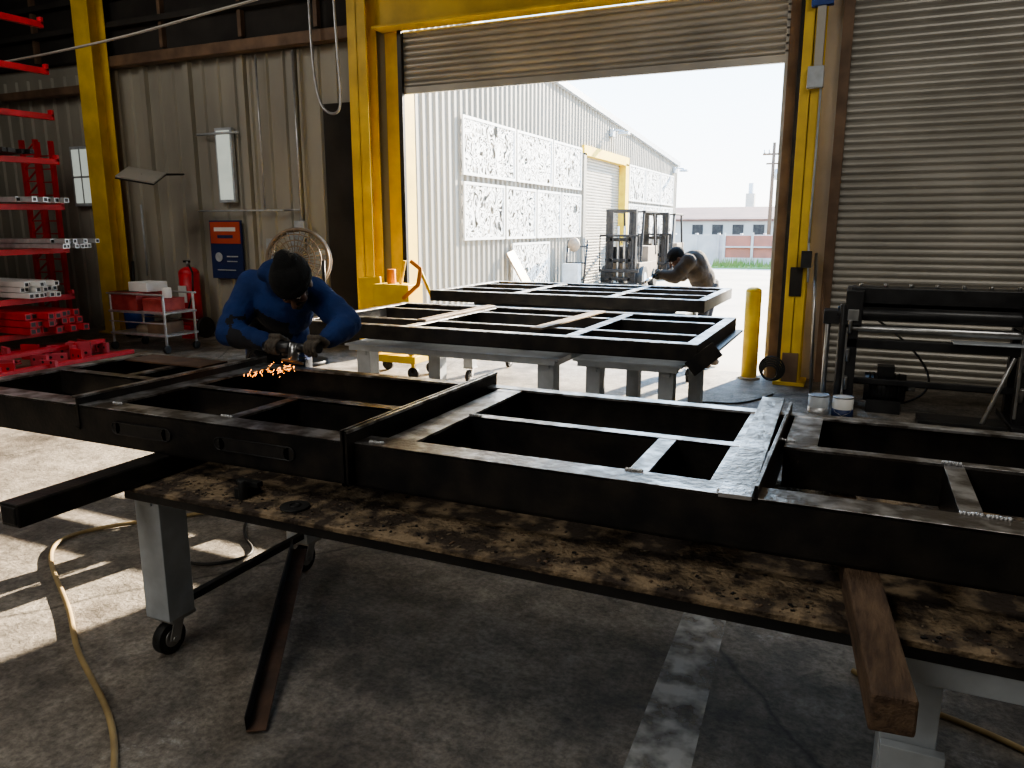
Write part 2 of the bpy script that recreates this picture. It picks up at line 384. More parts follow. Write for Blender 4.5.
# ---------------------------------------------------------------- frames
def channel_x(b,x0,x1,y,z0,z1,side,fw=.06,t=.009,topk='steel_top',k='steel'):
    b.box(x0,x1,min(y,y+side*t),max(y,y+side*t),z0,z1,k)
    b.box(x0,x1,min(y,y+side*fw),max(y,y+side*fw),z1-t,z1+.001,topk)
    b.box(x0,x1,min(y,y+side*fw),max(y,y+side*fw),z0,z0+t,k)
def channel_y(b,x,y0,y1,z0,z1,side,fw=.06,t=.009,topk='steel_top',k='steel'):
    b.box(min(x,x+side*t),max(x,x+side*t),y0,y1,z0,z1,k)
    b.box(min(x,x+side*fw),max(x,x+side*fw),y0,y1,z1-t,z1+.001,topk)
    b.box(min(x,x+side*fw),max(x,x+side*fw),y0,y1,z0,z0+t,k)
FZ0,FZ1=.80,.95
b=MB('steel_gate_frame')
ya,yb=2.0,3.06
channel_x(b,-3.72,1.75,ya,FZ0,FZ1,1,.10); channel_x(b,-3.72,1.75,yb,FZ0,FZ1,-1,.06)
channel_y(b,-3.72,ya+.009,yb-.009,FZ0,FZ1-.002,1,.08)
channel_y(b,-2.83,1.995,3.09,FZ0+.05,FZ1+.035,-1,.03); channel_y(b,-2.83,2.0,3.05,FZ0,FZ1-.003,1,.10)
channel_y(b,-1.50,1.96,3.10,FZ0+.01,FZ1+.050,-1,.010); channel_y(b,-1.492,1.96,3.10,FZ0+.01,FZ1+.050,1,.014)
channel_y(b,-1.56,ya+.1,yb-.05,FZ0,FZ1-.003,-1,.05)
channel_x(b,-2.73,-1.6,2.47,FZ0+.02,FZ1-.004,1,.055)
channel_y(b,-2.16,ya+.1,2.47,FZ0+.02,FZ1-.006,1,.05)
channel_x(b,-3.65,-2.85,2.50,FZ0+.02,FZ1-.004,1,.055); channel_y(b,-3.25,2.56,yb-.06,FZ0+.02,FZ1-.006,1,.05)
for x0,x1 in ((-2.62,-2.35),(-2.08,-1.76)):
    z=.878;r_=.024
    b.cyl((x0,ya+.004,z),(x0,ya-.004,z),r_,'steel_dk'); b.cyl((x1,ya+.004,z),(x1,ya-.004,z),r_,'steel_dk')
    b.box(x0,x1,ya-.004,ya+.004,z-r_,z+r_,'steel_dk')
    n=14
    pts=[(x1+r_*math.cos(a),ya-.004,z+r_*math.sin(a)) for a in [math.radians(-90+180*i/n) for i in range(n+1)]]+[(x0+r_*math.cos(a),ya-.004,z+r_*math.sin(a)) for a in [math.radians(90+180*i/n) for i in range(n+1)]]
    b.path(pts,.0025,'blackp',6,True)
channel_y(b,-1.42,ya+.10,yb-.06,FZ0,FZ1-.003,1,.11)
channel_x(b,-1.31,-.30,2.50,FZ0+.01,FZ1-.004,1,.045)
channel_y(b,-.58,ya+.10,2.50,FZ0+.01,FZ1-.006,1,.06)
channel_y(b,-.34,ya+.1,yb-.05,FZ0,FZ1-.006,1,.05)
b.bar((-.25,1.965,FZ1+.010),(-.28,3.22,FZ1+.012),.085,.012,'steel_top')
channel_y(b,-.205,2.0,3.08,FZ0+.02,FZ1+.035,1,.010)
channel_y(b,-.18,2.60,yb-.06,FZ0,FZ1-.003,1,.10)
channel_x(b,-.18,1.70,2.56,FZ0+.01,FZ1-.004,1,.045)
channel_y(b,.28,ya+.10,2.56,FZ0+.01,FZ1-.006,1,.055)
channel_y(b,1.15,ya+.10,yb-.06,FZ0,FZ1-.004,1,.10); channel_y(b,1.75,ya,yb,FZ0,FZ1-.003,-1,.08)
for p in ((-1.44,2.03),(-.30,2.02),(.28,2.10),(.34,2.10),(-.58,2.10),(-1.31,2.5),(.28,2.56),(-2.16,2.10),(-2.73,2.08),(-.20,2.62)):
    for j in range(6): b.sph((p[0]+j*.009,p[1]+random.uniform(-.004,.004),FZ1+.002),.007,'galv',sub=1)
b.done(.0025)

def frame_simple(name,x0,x1,y0,y1,z0,z1,xs,ym,fw=.08):
    b=MB(name)
    channel_x(b,x0,x1,y0,z0,z1,1,fw); channel_x(b,x0,x1,y1,z0,z1,-1,fw)
    channel_y(b,x0,y0+.01,y1-.01,z0,z1-.002,1,fw); channel_y(b,x1,y0+.01,y1-.01,z0,z1-.002,-1,fw)
    for x in xs: channel_y(b,x,y0+.1,y1-.1,z0,z1-.003,1,fw)
    for y in ym: channel_x(b,x0+.1,x1-.1,y,z0+.01,z1-.005,1,.05)
    return b
b=frame_simple('steel_gate_frame',-3.95,-.86,4.62,6.2,.85,.955,(-3.0,-1.75),(5.05,5.75))
b.bar((-.9,4.62,.80),(-.74,4.62,.94),.02,.1,'steel'); b.box(-.86,-.80,4.66,6.16,.85,.865,'steel'); b.done(.003)
b=frame_simple('steel_gate_frame',-4.1,-1.25,6.95,8.55,.90,1.01,(-3.2,-2.2),(7.5,8.1)); b.done(.003)
b=MB('pale_flat_bar'); b.box(-3.04,-2.96,4.95,6.15,.957,.972,'woodlt'); b.done(.003)
b=MB('pale_flat_bar'); b.bar((-2.02,4.85,.965),(-1.95,6.10,.965),.09,.015,'woodlt'); b.done(.003)
b=MB('rusty_flat_plate'); b.box(-3.55,-3.0,2.80,2.98,.953,.962,'rust'); b.done(.002)

def caster(b,x,y,z,r=.065,side=1):
    b.cyl((x-.02,y,r),(x+.02,y,r),r,'black',seg=20); b.cyl((x-.024,y,r),(x+.024,y,r),r*.55,'chrome',seg=14); b.cyl((x-.04,y,r),(x+.04,y,r),.012,'chrome',seg=8)
    b.bar((x-.032,y,r-.01),(x-.032,y+.03,z-.01),.005,.05,'chrome',up=(0,1,0)); b.bar((x+.032,y,r-.01),(x+.032,y+.03,z-.01),.005,.05,'chrome',up=(0,1,0))
    b.box(x-.06,x+.06,y-.03,y+.09,z-.015,z,'chrome')
def work_table(name,x0,x1,y0,y1,zt=.72,leg=.15,legx=None,top='tabletop',r=.065,ap=.05,apk='leg'):
    b=MB(name)
    b.box(x0,x1,y0,y1,zt-.016,zt,top)
    b.box(x0+.03,x1-.03,y0+.01,y0+.05,zt-ap,zt-.016,apk)
    b.box(x0+.03,x1-.03,y1-.05,y1-.01,zt-ap,zt-.016,apk)
    lx=legx or (x0+.12,x1-.12)
    for x in lx:
        b.box(x-.03,x+.03,y0+.06,y1-.06,zt-.09,zt-.016,'leg')
        for y in (y0+.13,y1-.13):
            b.box(x-leg/2,x+leg/2,y-leg/2,y+leg/2,2*r+.03,zt-.05,'leg')
            caster(b,x,y-.02,2*r+.03,r)
    return b
b=work_table('steel_work_table',-2.44,.55,1.83,2.90,legx=(-2.37,.20),leg=.125,apk='steel_dk',ap=.050)
b.bar((-2.34,1.98,.20),(-2.34,2.75,.20),.03,.03,'black'); b.bar((.21,1.98,.22),(.21,2.75,.22),.03,.03,'black')
b.box(.1,.55,1.86,1.90,.60,.665,'leg'); b.box(.14,.28,1.86,1.89,.30,.42,'leg')
b.done(.003)
b=MB('grinding_debris')
for i in range(620):
    x=random.uniform(-2.38,.52);y=1.84+abs(random.gauss(0,.12));s=random.uniform(.0012,.0042)
    if y>2.3 or -2.46<x<-2.30 or 0<x<.2: continue
    rr=Matrix.Rotation(random.uniform(0,3),3,'Z')
    b.box(x-s,x+s*2.2,y-s,y+s,.7203,.7203+s*.8,random.choice(('chip','steel_dk','chip','woodlt','wood')),rot=rr)
b.done()
b=MB('steel_clamp'); b.box(-1.93,-1.89,1.90,1.99,.721,.76,'black'); b.cyl((-1.9,1.91,.721),(-1.9,1.91,.79),.014,'black'); b.box(-1.96,-1.86,1.94,1.97,.755,.775,'black'); b.done(.003)
b=MB('grinding_disc'); b.cyl((-1.68,1.92,.721),(-1.68,1.92,.728),.05,'black',seg=24); b.ring((-1.68,1.92,.728),(0,0,1),.018,.004,'steel_dk',14); b.done()
b=MB('steel_support_bar'); b.box(-2.43,-2.34,1.41,2.88,.721,.799,'steel'); b.box(-2.42,-2.35,1.405,1.42,.73,.79,'steel_dk'); b.done(.006)
b=MB('timber_support_beam'); b.bar((.125,1.44,.76),(-.02,2.88,.76),.082,.077,'wood'); b.done(.006)
b=work_table('steel_work_table',-3.55,-1.80,4.72,6.05,top='leg',leg=.12,r=.07,zt=.785); b.done(.003)
b=work_table('steel_work_table',-1.72,-.98,4.78,6.05,top='leg',leg=.10,r=.07,zt=.785); b.done(.003)
b=work_table('steel_work_table',-3.9,-1.5,7.1,8.4,top='leg',leg=.11,r=.07,zt=.835); b.done(.003)
for x0,x1,ys,z0,z1 in ((-3.5,-1.0,(5.1,5.8),.786,.849),(-3.8,-1.6,(7.4,8.1),.836,.899)):
    for y in ys:
        b=MB('steel_spacer_tube'); b.box(x0,x1,y-.03,y+.03,z0,z1,'steel_dk'); b.done(.003)

b=MB('steel_angle_offcut'); b.bar((-1.70,1.69,.012),(-2.26,2.60,.19),.065,.006,'rust'); b.bar((-1.728,1.675,.040),(-2.288,2.585,.218),.006,.06,'steel'); b.done(.002)
curve('air_hose',[(-3.0,3.6,.015),(-3.35,3.1,.015),(-3.72,2.75,.015),(-3.85,2.45,.015),(-3.45,2.2,.015),(-3.0,1.98,.015),(-2.72,1.78,.015),(-2.35,1.62,.015),(-1.98,1.42,.015),(-1.6,1.0,.015),(-1.2,.5,.015)],.011,'hose')
curve('black_power_cable',[(-3.2,3.3,.01),(-3.0,2.95,.01),(-2.75,2.85,.01),(-2.7,2.7,.01),(-2.9,2.5,.01),(-3.1,2.62,.01),(-3.5,2.75,.01)],.008,'black')
curve('black_power_cable',[(-3.6,6.6,.01),(-2.9,6.4,.01),(-2.5,6.9,.01),(-2.1,6.5,.01),(-1.6,6.9,.01),(-1.2,7.4,.01),(-.9,7.2,.01),(-.7,7.9,.01)],.009,'black')
curve('yellow_extension_cord',[(.1,2.9,.01),(.3,2.75,.01),(.45,2.72,.01),(.65,2.62,.01),(1.0,2.4,.01),(1.6,2.4,.01)],.010,'hose')
b=MB('painted_floor_stripe'); b.poly([(-.58,3.15,.003),(-.40,3.15,.003),(-.31,1.3,.003),(-.52,1.3,.003)],'stripe'); b.done()

b=MB('safety_bollard'); b.cyl((-1.04,8.72,0),(-1.04,8.72,.97),.085,'yellow_b',seg=28); b.sph((-1.04,8.72,.97),(.085,.085,.05),'yellow_b',sub=3); b.cyl((-1.04,8.72,0),(-1.04,8.72,.02),.12,'concrete_out',seg=24); b.done()

# ---------------------------------------------------------------- right machine
b=MB('plate_rolling_machine')
y0,y1=7.25,7.85
for x in (-.02,1.30):
    b.box(x-.05,x+.05,y0+.02,y0+.14,.02,1.05,'blackp'); b.box(x-.05,x+.05,y1-.14,y1-.02,.02,1.05,'blackp')
    b.box(x-.07,x+.07,y0-.1,y1+.1,0,.05,'blackp'); b.box(x-.07,x+.07,y0-.04,y1,.82,1.12,'blackp')
    b.box(x-.045,x+.045,y0-.06,y0-.04,.86,.96,'chrome'); b.box(x-.055,x-.03,y0+.0,y0+.02,.1,.8,'chrome')
    for z in (.25,.5,.75): b.cyl((x-.02,y0+.0,z),(x-.02,y0-.06,z+.12),.018,'chrome')
b.box(-.05,1.85,y0+.1,y0+.4,1.0,1.14,'blackp'); b.cyl((-.15,y0+.05,.92),(1.85,y0+.05,.92),.06,'blackp',seg=24); b.cyl((-.1,y0+.05,.79),(1.85,y0+.05,.79),.035,'chrome',seg=24)
b.box(-.05,1.85,y0+.35,y0+.55,.86,.98,'steel_dk'); b.box(-.05,1.85,y0+.02,y0+.10,.62,.70,'blackp')
for i in range(9): b.cyl((.02+i*.2,y0+.25,1.14),(.02+i*.2,y0+.25,1.17),.02,'chrome',seg=8)
b.box(-.26,-.06,y0,y0+.2,.82,.94,'blackp'); b.cyl((-.22,y0+.1,.0),(-.22,y0+.1,.85),.022,'chrome'); b.cyl((-.1,y0-.02,.0),(-.1,y0-.02,1.0),.03,'blackp')
b.box(.55,1.2,y0-.15,y0+.15,.02,.06,'steel_dk'); b.cyl((1.02,y0-.1,.06),(1.20,y0-.05,.62),.018,'chrome'); b.bar((.0,y0+.2,.30),(1.30,y0+.2,.30),.05,.05,'blackp')
b.box(.75,1.3,y0-.08,y0+.1,.705,.72,'leg')
b.done(.006)
b=MB('electric_motor'); b.cyl((.12,7.62,.22),(.46,7.62,.22),.13,'blackp',seg=24); 
for i in range(8): b.ring((.16+i*.035,7.62,.22),(1,0,0),.132,.006,'blackp',20)
b.box(.15,.43,7.5,7.74,0,.12,'blackp'); b.box(.22,.36,7.55,7.7,.33,.42,'blackp'); b.cyl((.46,7.62,.22),(.54,7.62,.22),.02,'chrome'); b.done()
def can(x,y,k,lk):
    b=MB('paint_can'); b.cyl((x,y,.0),(x,y,.22),.085,k,seg=28); b.ring((x,y,.22),(0,0,1),.083,.006,'chrome',28); b.ring((x,y,.006),(0,0,1),.084,.005,'chrome',28)
    b.cyl((x,y,.2),(x,y,.215),.078,'chrome',seg=28); b.path([(x-.087,y,.17),(x-.06,y-.07,.10),(x,y-.092,.07),(x+.06,y-.07,.10),(x+.087,y,.17)],.003,'chrome',6)
    b.cyl((x,y,.03),(x,y,.12),.0865,lk,seg=28); b.done()
can(-.235,7.02,'leg','galv'); can(-.04,7.02,'white','panelblue')
b=MB('leaning_steel_rod'); b.cyl((-.36,8.2,.0),(-.42,8.44,1.4),.016,'chrome'); b.cyl((-.24,8.2,.0),(-.34,8.62,1.1),.012,'brown'); b.done()
b=MB('electrical_box'); b.box(-.64,-.44,8.40,8.48,3.75,4.05,'blue'); b.box(-.62,-.46,8.385,8.40,3.8,4.0,'leg'); b.box(-.58,-.50,8.42,8.47,3.2,3.75,'slat'); b.box(-.63,-.48,8.40,8.48,3.0,3.2,'leg'); b.done(.004)
b=MB('door_control_conduit'); b.path([(-.50,8.46,3.0),(-.50,8.46,1.5),(-.48,8.46,1.1)],.012,'leg'); b.box(-.56,-.46,8.40,8.47,1.25,1.42,'blackp'); b.done()
b=MB('coiled_hose'); 
for i in range(5): b.ring((-.78+i*.004,8.32,.15+i*.012),(.1,1,.1),.08+.012*i,.010,'black',24)
b.done()
curve('black_power_cable',[(.4,7.9,.01),(.9,7.6,.2),(.6,8.1,.5),(.2,8.4,.75)],.010,'black')

# ---------------------------------------------------------------- left area
b=MB('cantilever_storage_rack')
levels=(4.18,3.62,3.06,2.50,1.92,1.36,.74,.30)
for xx in (-9.75,-11.6,-13.4):
    b.box(xx-.09,xx+.09,5.35,5.6,0,4.5,'red'); b.box(xx-.09,xx+.09,5.3,7.0,0,.12,'red')
    for z in levels:
        b.bar((xx,5.6,z-.02),(xx,7.0,z+.0),.07,.075,'red'); b.box(xx-.035,xx+.035,6.96,7.0,z,z+.09,'red')
for z in (.6,2.2,4.0): b.box(-13.4,-9.7,5.42,5.5,z,z+.07,'red')
b.done(.004)
b=MB('red_lattice_tower')
for x in (-12.0,-11.68):
    for y in (8.05,8.3): b.box(x-.03,x+.03,y-.03,y+.03,0,2.98,'red')
for i in range(14):
    z=.15+i*.2; b.bar((-12.0,8.05,z),(-11.68,8.05,z+.2),.02,.02,'red'); b.box(-12,-11.68,8.04,8.07,z,z+.02,'red'); b.box(-12,-11.68,8.29,8.31,z,z+.02,'red')
b.done()
def stock(name,x0,x1,yc,z,n,m,s,k):
    b=MB(name)
    for i in range(n):
        for j in range(m):
            dx=random.uniform(-.12,.12); y=yc+i*s; zz=z+j*s; w=.46*s
            b.box(x0,x1+dx,y-w,y+w,zz+.003,zz+2*w,k)
            b.box(x1+dx-.001,x1+dx+.001,y-w*.65,y+w*.65,zz+w*.4,zz+w*1.65,'steel_dk')
    b.done()
stock('square_tube_bundle',-14,-9.0,6.35,1.401,9,2,.06,'galv')
stock('square_tube_bundle',-14,-9.5,6.2,.781,7,3,.07,'white')
stock('steel_bar_bundle',-14,-9.35,6.2,1.961,9,1,.07,'galv')
stock('steel_bar_bundle',-14,-9.4,6.1,2.541,6,1,.06,'steel_dk')
stock('red_tube_bundle',-14,-9.3,6.1,.341,8,3,.09,'red')
stock('steel_bar_bundle',-13,-9.6,6.0,3.10,5,1,.06,'steel_dk')
b=MB('red_bracket_pile')
b.box(-9.6,-8.35,5.1,6.95,.0,.04,'wood')
M['redpk']=mat('pinkish_red_primer',(.62,.09,.12),.5,0,(.48,.06,.08),5)
for i in range(26):
    x=random.uniform(-9.4,-8.5); y=random.uniform(5.2,6.85); a=Matrix.Rotation(random.uniform(-.9,.9),3,'Z'); pv=(x,y,.1)
    h=.10+random.uniform(0,.12); kk=random.choice(('red','redpk','redpk'))
    b.box(x-.12,x+.12,y-.02,y+.02,.04,.04+h,kk,rot=a,piv=pv); b.box(x-.12,x+.12,y-.02,y+.12,.04,.055,kk,rot=a,piv=pv)
    for dx in (-.06,.06):
        p=V(pv)+a@V((dx,-.023,.02)); p2=V(pv)+a@V((dx,.023,.02)); b.cyl(p,p2,.018,'steel_dk',seg=10)
b.bar((-8.5,5.0,.07),(-8.6,6.9,.07),.10,.05,'red'); b.bar((-8.9,5.0,.18),(-9.0,6.8,.20),.10,.05,'red')
b.done(.003)
b=MB('shop_cart')
for x in (-9.35,-8.35):
    for y in (7.25,7.75):
        b.cyl((x,y,.1),(x,y,.78),.018,'galv'); b.cyl((x-.02,y,.055),(x+.02,y,.055),.055,'black')
b.box(-9.38,-8.32,7.22,7.78,.22,.25,'galv'); b.box(-9.38,-8.32,7.22,7.78,.52,.55,'galv')
for y in (7.22,7.78): b.cyl((-9.38,y,.78),(-8.32,y,.78),.014,'galv'); b.cyl((-9.38,y,.40),(-8.32,y,.40),.010,'galv')
b.box(-9.36,-8.85,7.25,7.7,.55,.80,'redlt'); b.box(-9.30,-8.9,7.28,7.66,.76,.805,'steel_dk')
b.box(-8.8,-8.45,7.3,7.7,.55,.72,'redlt'); b.box(-9.1,-8.75,7.35,7.7,.80,.93,'white'); b.cyl((-8.55,7.5,.72),(-8.55,7.5,.86),.06,'white'); b.sph((-8.9,7.45,.28),(.2,.15,.1),'tan'); b.box(-8.75,-8.45,7.3,7.65,.25,.40,'brown')
b.done(.006)
b=MB('fire_extinguisher')
x,y=-9.25,8.55
b.cyl((x,y,.25),(x,y,.98),.15,'red',seg=28); b.sph((x,y,.98),(.15,.15,.10),'red',sub=3); b.sph((x,y,.25),(.15,.15,.07),'red',sub=3); b.cyl((x,y,1.05),(x,y,1.16),.03,'chrome'); b.box(x-.08,x+.03,y-.02,y+.02,1.14,1.17,'black')
b.path([(x+.02,y-.02,1.12),(x+.16,y-.08,1.0),(x+.18,y-.12,.7),(x+.1,y-.16,.45)],.014,'black'); b.box(x-.08,x+.08,y-.155,y-.145,.55,.8,'white')
for s in (-.2,.2): b.cyl((x+s-.025,y+.05,.16),(x+s+.025,y+.05,.16),.16,'black',seg=22)
b.cyl((x-.2,y+.05,.16),(x+.2,y+.05,.16),.015,'chrome'); b.box(x-.1,x+.1,y-.14,y-.02,.0,.2,'red'); b.done()
b=MB('blue_shop_vacuum')
x,y=-10.1,8.3
b.cyl((x,y,.12),(x,y,.5),.2,'blue',r2=.22,seg=24); b.sph((x,y,.5),(.22,.22,.14),'blackp'); b.path([(x+.1,y-.2,.45),(x+.25,y-.25,.8),(x+.1,y-.1,1.15)],.022,'black')
for a in range(4): b.sph((x+.17*math.cos(a*1.57+.8),y+.17*math.sin(a*1.57+.8),.05),.05,'black')
b.cyl((x,y,.06),(x,y,.12),.2,'blackp'); b.done()
b=MB('safety_poster')
b.box(-9.02,-8.40,8.80,8.83,.90,1.76,'panelblue'); b.box(-9.0,-8.42,8.79,8.80,1.42,1.74,'posterred')
b.box(-8.92,-8.50,8.785,8.79,1.60,1.66,'white'); b.box(-8.86,-8.56,8.785,8.79,1.50,1.545,'panelblue')
b.cyl((-8.86,8.79,1.22),(-8.86,8.785,1.22),.07,'leg',seg=24); b.box(-8.70,-8.48,8.785,8.79,1.22,1.24,'leg'); b.box(-8.70,-8.50,8.785,8.79,1.15,1.165,'leg'); b.box(-8.90,-8.54,8.785,8.79,1.02,1.035,'leg')
b.done()
b=MB('window_1'); b.box(-8.78,-8.46,8.80,8.86,2.02,3.08,'leg'); b.box(-8.745,-8.495,8.79,8.81,2.06,3.04,'glow'); b.done(.004)
b=MB('window_2'); b.box(-11.95,-11.45,8.80,8.86,2.0,2.95,'leg'); b.box(-11.9,-11.5,8.79,8.81,2.05,2.9,'glow'); b.box(-11.72,-11.69,8.785,8.80,2.0,2.95,'leg'); b.box(-11.95,-11.45,8.785,8.80,2.45,2.48,'leg'); b.done(.004)
b=MB('wall_conduit')
b.path([(-9.1,8.78,3.0),(-8.3,8.78,3.0)],.018,'leg'); b.path([(-10.4,8.78,2.0),(-10.4,8.78,.9)],.016,'leg')
b.path([(-7.25,8.78,4.0),(-7.25,8.78,1.3)],.018,'galv'); b.path([(-7.55,8.78,1.9),(-7.25,8.78,1.9)],.014,'galv'); b.path([(-7.9,8.78,4.0),(-7.9,8.78,1.9)],.014,'galv'); b.box(-7.34,-7.16,8.72,8.8,1.5,1.75,'leg'); b.box(-7.9,-7.75,8.76,8.8,1.3,1.5,'leg')
b.path([(-9.2,8.78,1.9),(-7.5,8.78,1.9)],.012,'leg'); b.done()
b=MB('reflector_lamp'); b.bar((-9.55,7.8,2.42),(-9.05,8.0,2.33),.36,.03,'slat',up=(.25,-.4,1)); b.bar((-9.55,7.8,2.405),(-9.05,8.0,2.315),.39,.015,'steel_dk',up=(.25,-.4,1)); b.cyl((-9.3,7.9,2.38),(-9.5,8.84,2.45),.015,'steel_dk'); b.done()
curve('hanging_conduit_hose',[(-6.75,8.55,5.0),(-6.72,8.5,4.0),(-6.68,8.5,3.4),(-6.55,8.5,3.12),(-6.3,8.45,3.08),(-6.22,8.45,3.2),(-6.28,8.45,4.0),(-6.3,8.45,5.0)],.018,'galv')
curve('overhead_power_cable',[(-14,7,3.75),(-10.6,7.0,3.8),(-9.3,7,3.85),(-8.0,7.0,3.92),(-6.8,7.0,4.05),(-5.6,7.0,4.12),(-4.5,7,4.5),(-3,7,5.2)],.016,'slat')
b=MB('drum_fan')
c=V((-6.2,7.4,1.27)); ax=V((.45,-.9,.1)).normalized()
for r_ in (.37,.30,.23,.16,.09): b.ring(c+ax*(.10 if r_<.37 else 0),ax,r_,.008 if r_<.37 else .02,'tan',36)
b.ring(c-ax*.12,ax,.37,.02,'tan',36)
q=ax.to_track_quat('Z','Y').to_matrix()
for i in range(30):
    a=i*math.pi/15; d=q@V((math.cos(a),math.sin(a),0)); b.cyl(c+ax*.10+d*.06,c+d*.37,.006,'tan',seg=6)
for i in range(24):
    a=i*math.pi/12; d=q@V((math.cos(a),math.sin(a),0)); d2=q@V((math.cos(a+.27),math.sin(a+.27),0)); b.poly([c+d*.37,c+d2*.37,c+d2*.37-ax*.25,c+d*.37-ax*.25],'tan')
for i in range(4):
    a=i*math.pi/2; d=q@V((math.cos(a),math.sin(a),0)); e_=q@V((-math.sin(a),math.cos(a),0)); b.poly([c+d*.05+e_*.05,c+d*.33+e_*.13,c+d*.33-e_*.08-ax*.06,c+d*.05-e_*.04-ax*.04],'leg')
b.cyl(c-ax*.2,c+ax*.08,.07,'steel_dk')
b.cyl(c+V((0,0,-.38)),(c.x,c.y,.05),.03,'steel_dk'); b.cyl((c.x-.38,c.y,c.z),(c.x-.38,c.y,.85),.02,'steel_dk'); b.cyl((c.x+.38,c.y,c.z),(c.x+.38,c.y,.85),.02,'steel_dk'); b.bar((c.x-.38,c.y,.86),(c.x+.38,c.y,.86),.04,.04,'steel_dk')
b.cyl((c.x,c.y,0),(c.x,c.y,.05),.3,'steel_dk',seg=24); b.done()
b=MB('hydraulic_lift_cart')
x,y=-4.72,7.3
b.box(x-.35,x+.35,y-.25,y+.25,.18,.26,'yellow_b'); b.box(x-.28,x+.30,y-.22,y+.22,.72,.80,'yellow_b')
for s in (-.2,.2):
    b.bar((x-.3,y+s,.26),(x+.28,y+s,.72),.03,.05,'yellow_b'); b.bar((x+.3,y+s,.26),(x-.28,y+s,.72),.03,.05,'yellow_b')
    b.cyl((x-.3,y+s-.02,.07),(x-.3,y+s+.02,.07),.07,'black'); b.cyl((x+.3,y+s-.02,.07),(x+.3,y+s+.02,.07),.07,'black')
    b.box(x-.32,x-.28,y+s-.02,y+s+.02,.07,.2,'yellow_b'); b.box(x+.28,x+.32,y+s-.02,y+s+.02,.07,.2,'yellow_b')
b.box(x-.2,x+.26,y-.2,y+.1,.80,1.04,'yellow_b'); b.cyl((x-.05,y-.05,1.04),(x-.05,y-.05,1.2),.05,'orange'); b.cyl((x+.1,y-.1,1.04),(x+.16,y-.1,1.3),.02,'yellow_b'); b.bar((x-.32,y,.26),(x-.38,y,1.1),.03,.3,'yellow_b')
b.path([(x+.2,y-.2,.9),(x+.40,y-.22,1.05),(x+.42,y-.2,1.22),(x+.30,y-.2,1.30)],.025,'orange'); b.path([(x+.42,y-.2,1.2),(x+.5,y-.1,.9)],.02,'yellow_b'); b.done(.006)

# ---------------------------------------------------------------- people
def blob(name,prims,voxel,smooth,mats,matfn=None,parent=None):
    bm=bmesh.new()
    for p in prims:
        if p[0]=='c':
            _,a,ra,c,rc=p; a=V(a);c=V(c);d=c-a
            if d.length>1e-4:
                q=d.to_track_quat('Z','Y').to_matrix().to_4x4()
                bmesh.ops.create_cone(bm,cap_ends=True,segments=20,radius1=ra,radius2=rc,depth=d.length,matrix=Matrix.Translation((a+c)/2)@q)
            bmesh.ops.create_icosphere(bm,subdivisions=3,radius=ra,matrix=Matrix.Translation(a)); bmesh.ops.create_icosphere(bm,subdivisions=3,radius=rc,matrix=Matrix.Translation(c))
        else:
            _,c,rad,R=p
            m=Matrix.Translation(V(c))@(R.to_4x4() if R is not None else Matrix.Identity(4))@Matrix.Diagonal((*rad,1))
            bmesh.ops.create_icosphere(bm,subdivisions=3,radius=1,matrix=m)
    me=bpy.data.meshes.new(name); bm.to_mesh(me); bm.free()
    o=bpy.data.objects.new(name,me); COL.objects.link(o)
    r=o.modifiers.new('r','REMESH'); r.mode='VOXEL'; r.voxel_size=voxel
    s=o.modifiers.new('s','SMOOTH'); s.iterations=smooth; s.factor=.5
    dg=bpy.context.evaluated_depsgraph_get(); dg.update()
    nm=bpy.data.meshes.new_from_object(o.evaluated_get(dg)); o.modifiers.clear(); o.data=nm
    nm.materials.clear()
    for k in mats: nm.materials.append(M[k])
    for f in nm.polygons:
        f.use_smooth=True
        if matfn: f.material_index=matfn(f.center,f.normal)
    if parent: o.parent=parent
    return o
def basis(fdir,up):
    y=V(fdir).normalized(); z=V(up); z=(z-y*z.dot(y)).normalized(); x=y.cross(z)
    return Matrix((x,y,z)).transposed()
def hand(name,C,axis,side,wrist,parent,flip=1):
    C=V(C);a=V(axis).normalized();s=V(side);s=(s-a*s.dot(a)).normalized();t=a.cross(s)*flip
    pr=[];r0=.034
    pc=C+s*(r0+.012)
    for i in range(4): pr.append(('c',pc+a*(-.033+.022*i)-t*.03,.0145,pc+a*(-.033+.022*i)+t*.03,.0145))
    pr.append(('c',pc-t*.035,.026,V(wrist),.030))
    ln=(.80,.95,1.0,.9)
    for i in range(4):
        off=a*(-.036+.024*i); prev=None
        for k in range(5):
            an=math.radians(40+ k*42*ln[i]); p=C+off+(s*math.cos(an)+t*math.sin(an))*(r0+.002); rr=.0105-.0007*k
            if prev is not None: pr.append(('c',prev,rr+.0005,p,rr))
            else: pr.append(('c',pc+off*.9+t*.02,.012,p,rr))
            prev=p
    th=[pc-t*.02+a*.03,C+a*.052+s*.028-t*.032,C+a*.060-t*.036-s*.006,C+a*.056-s*.028-t*.022]
    for k in range(3): pr.append(('c',th[k],.014-.001*k,th[k+1],.013-.001*k))
    blob(name,pr,.004,2,['glove'],parent=parent)

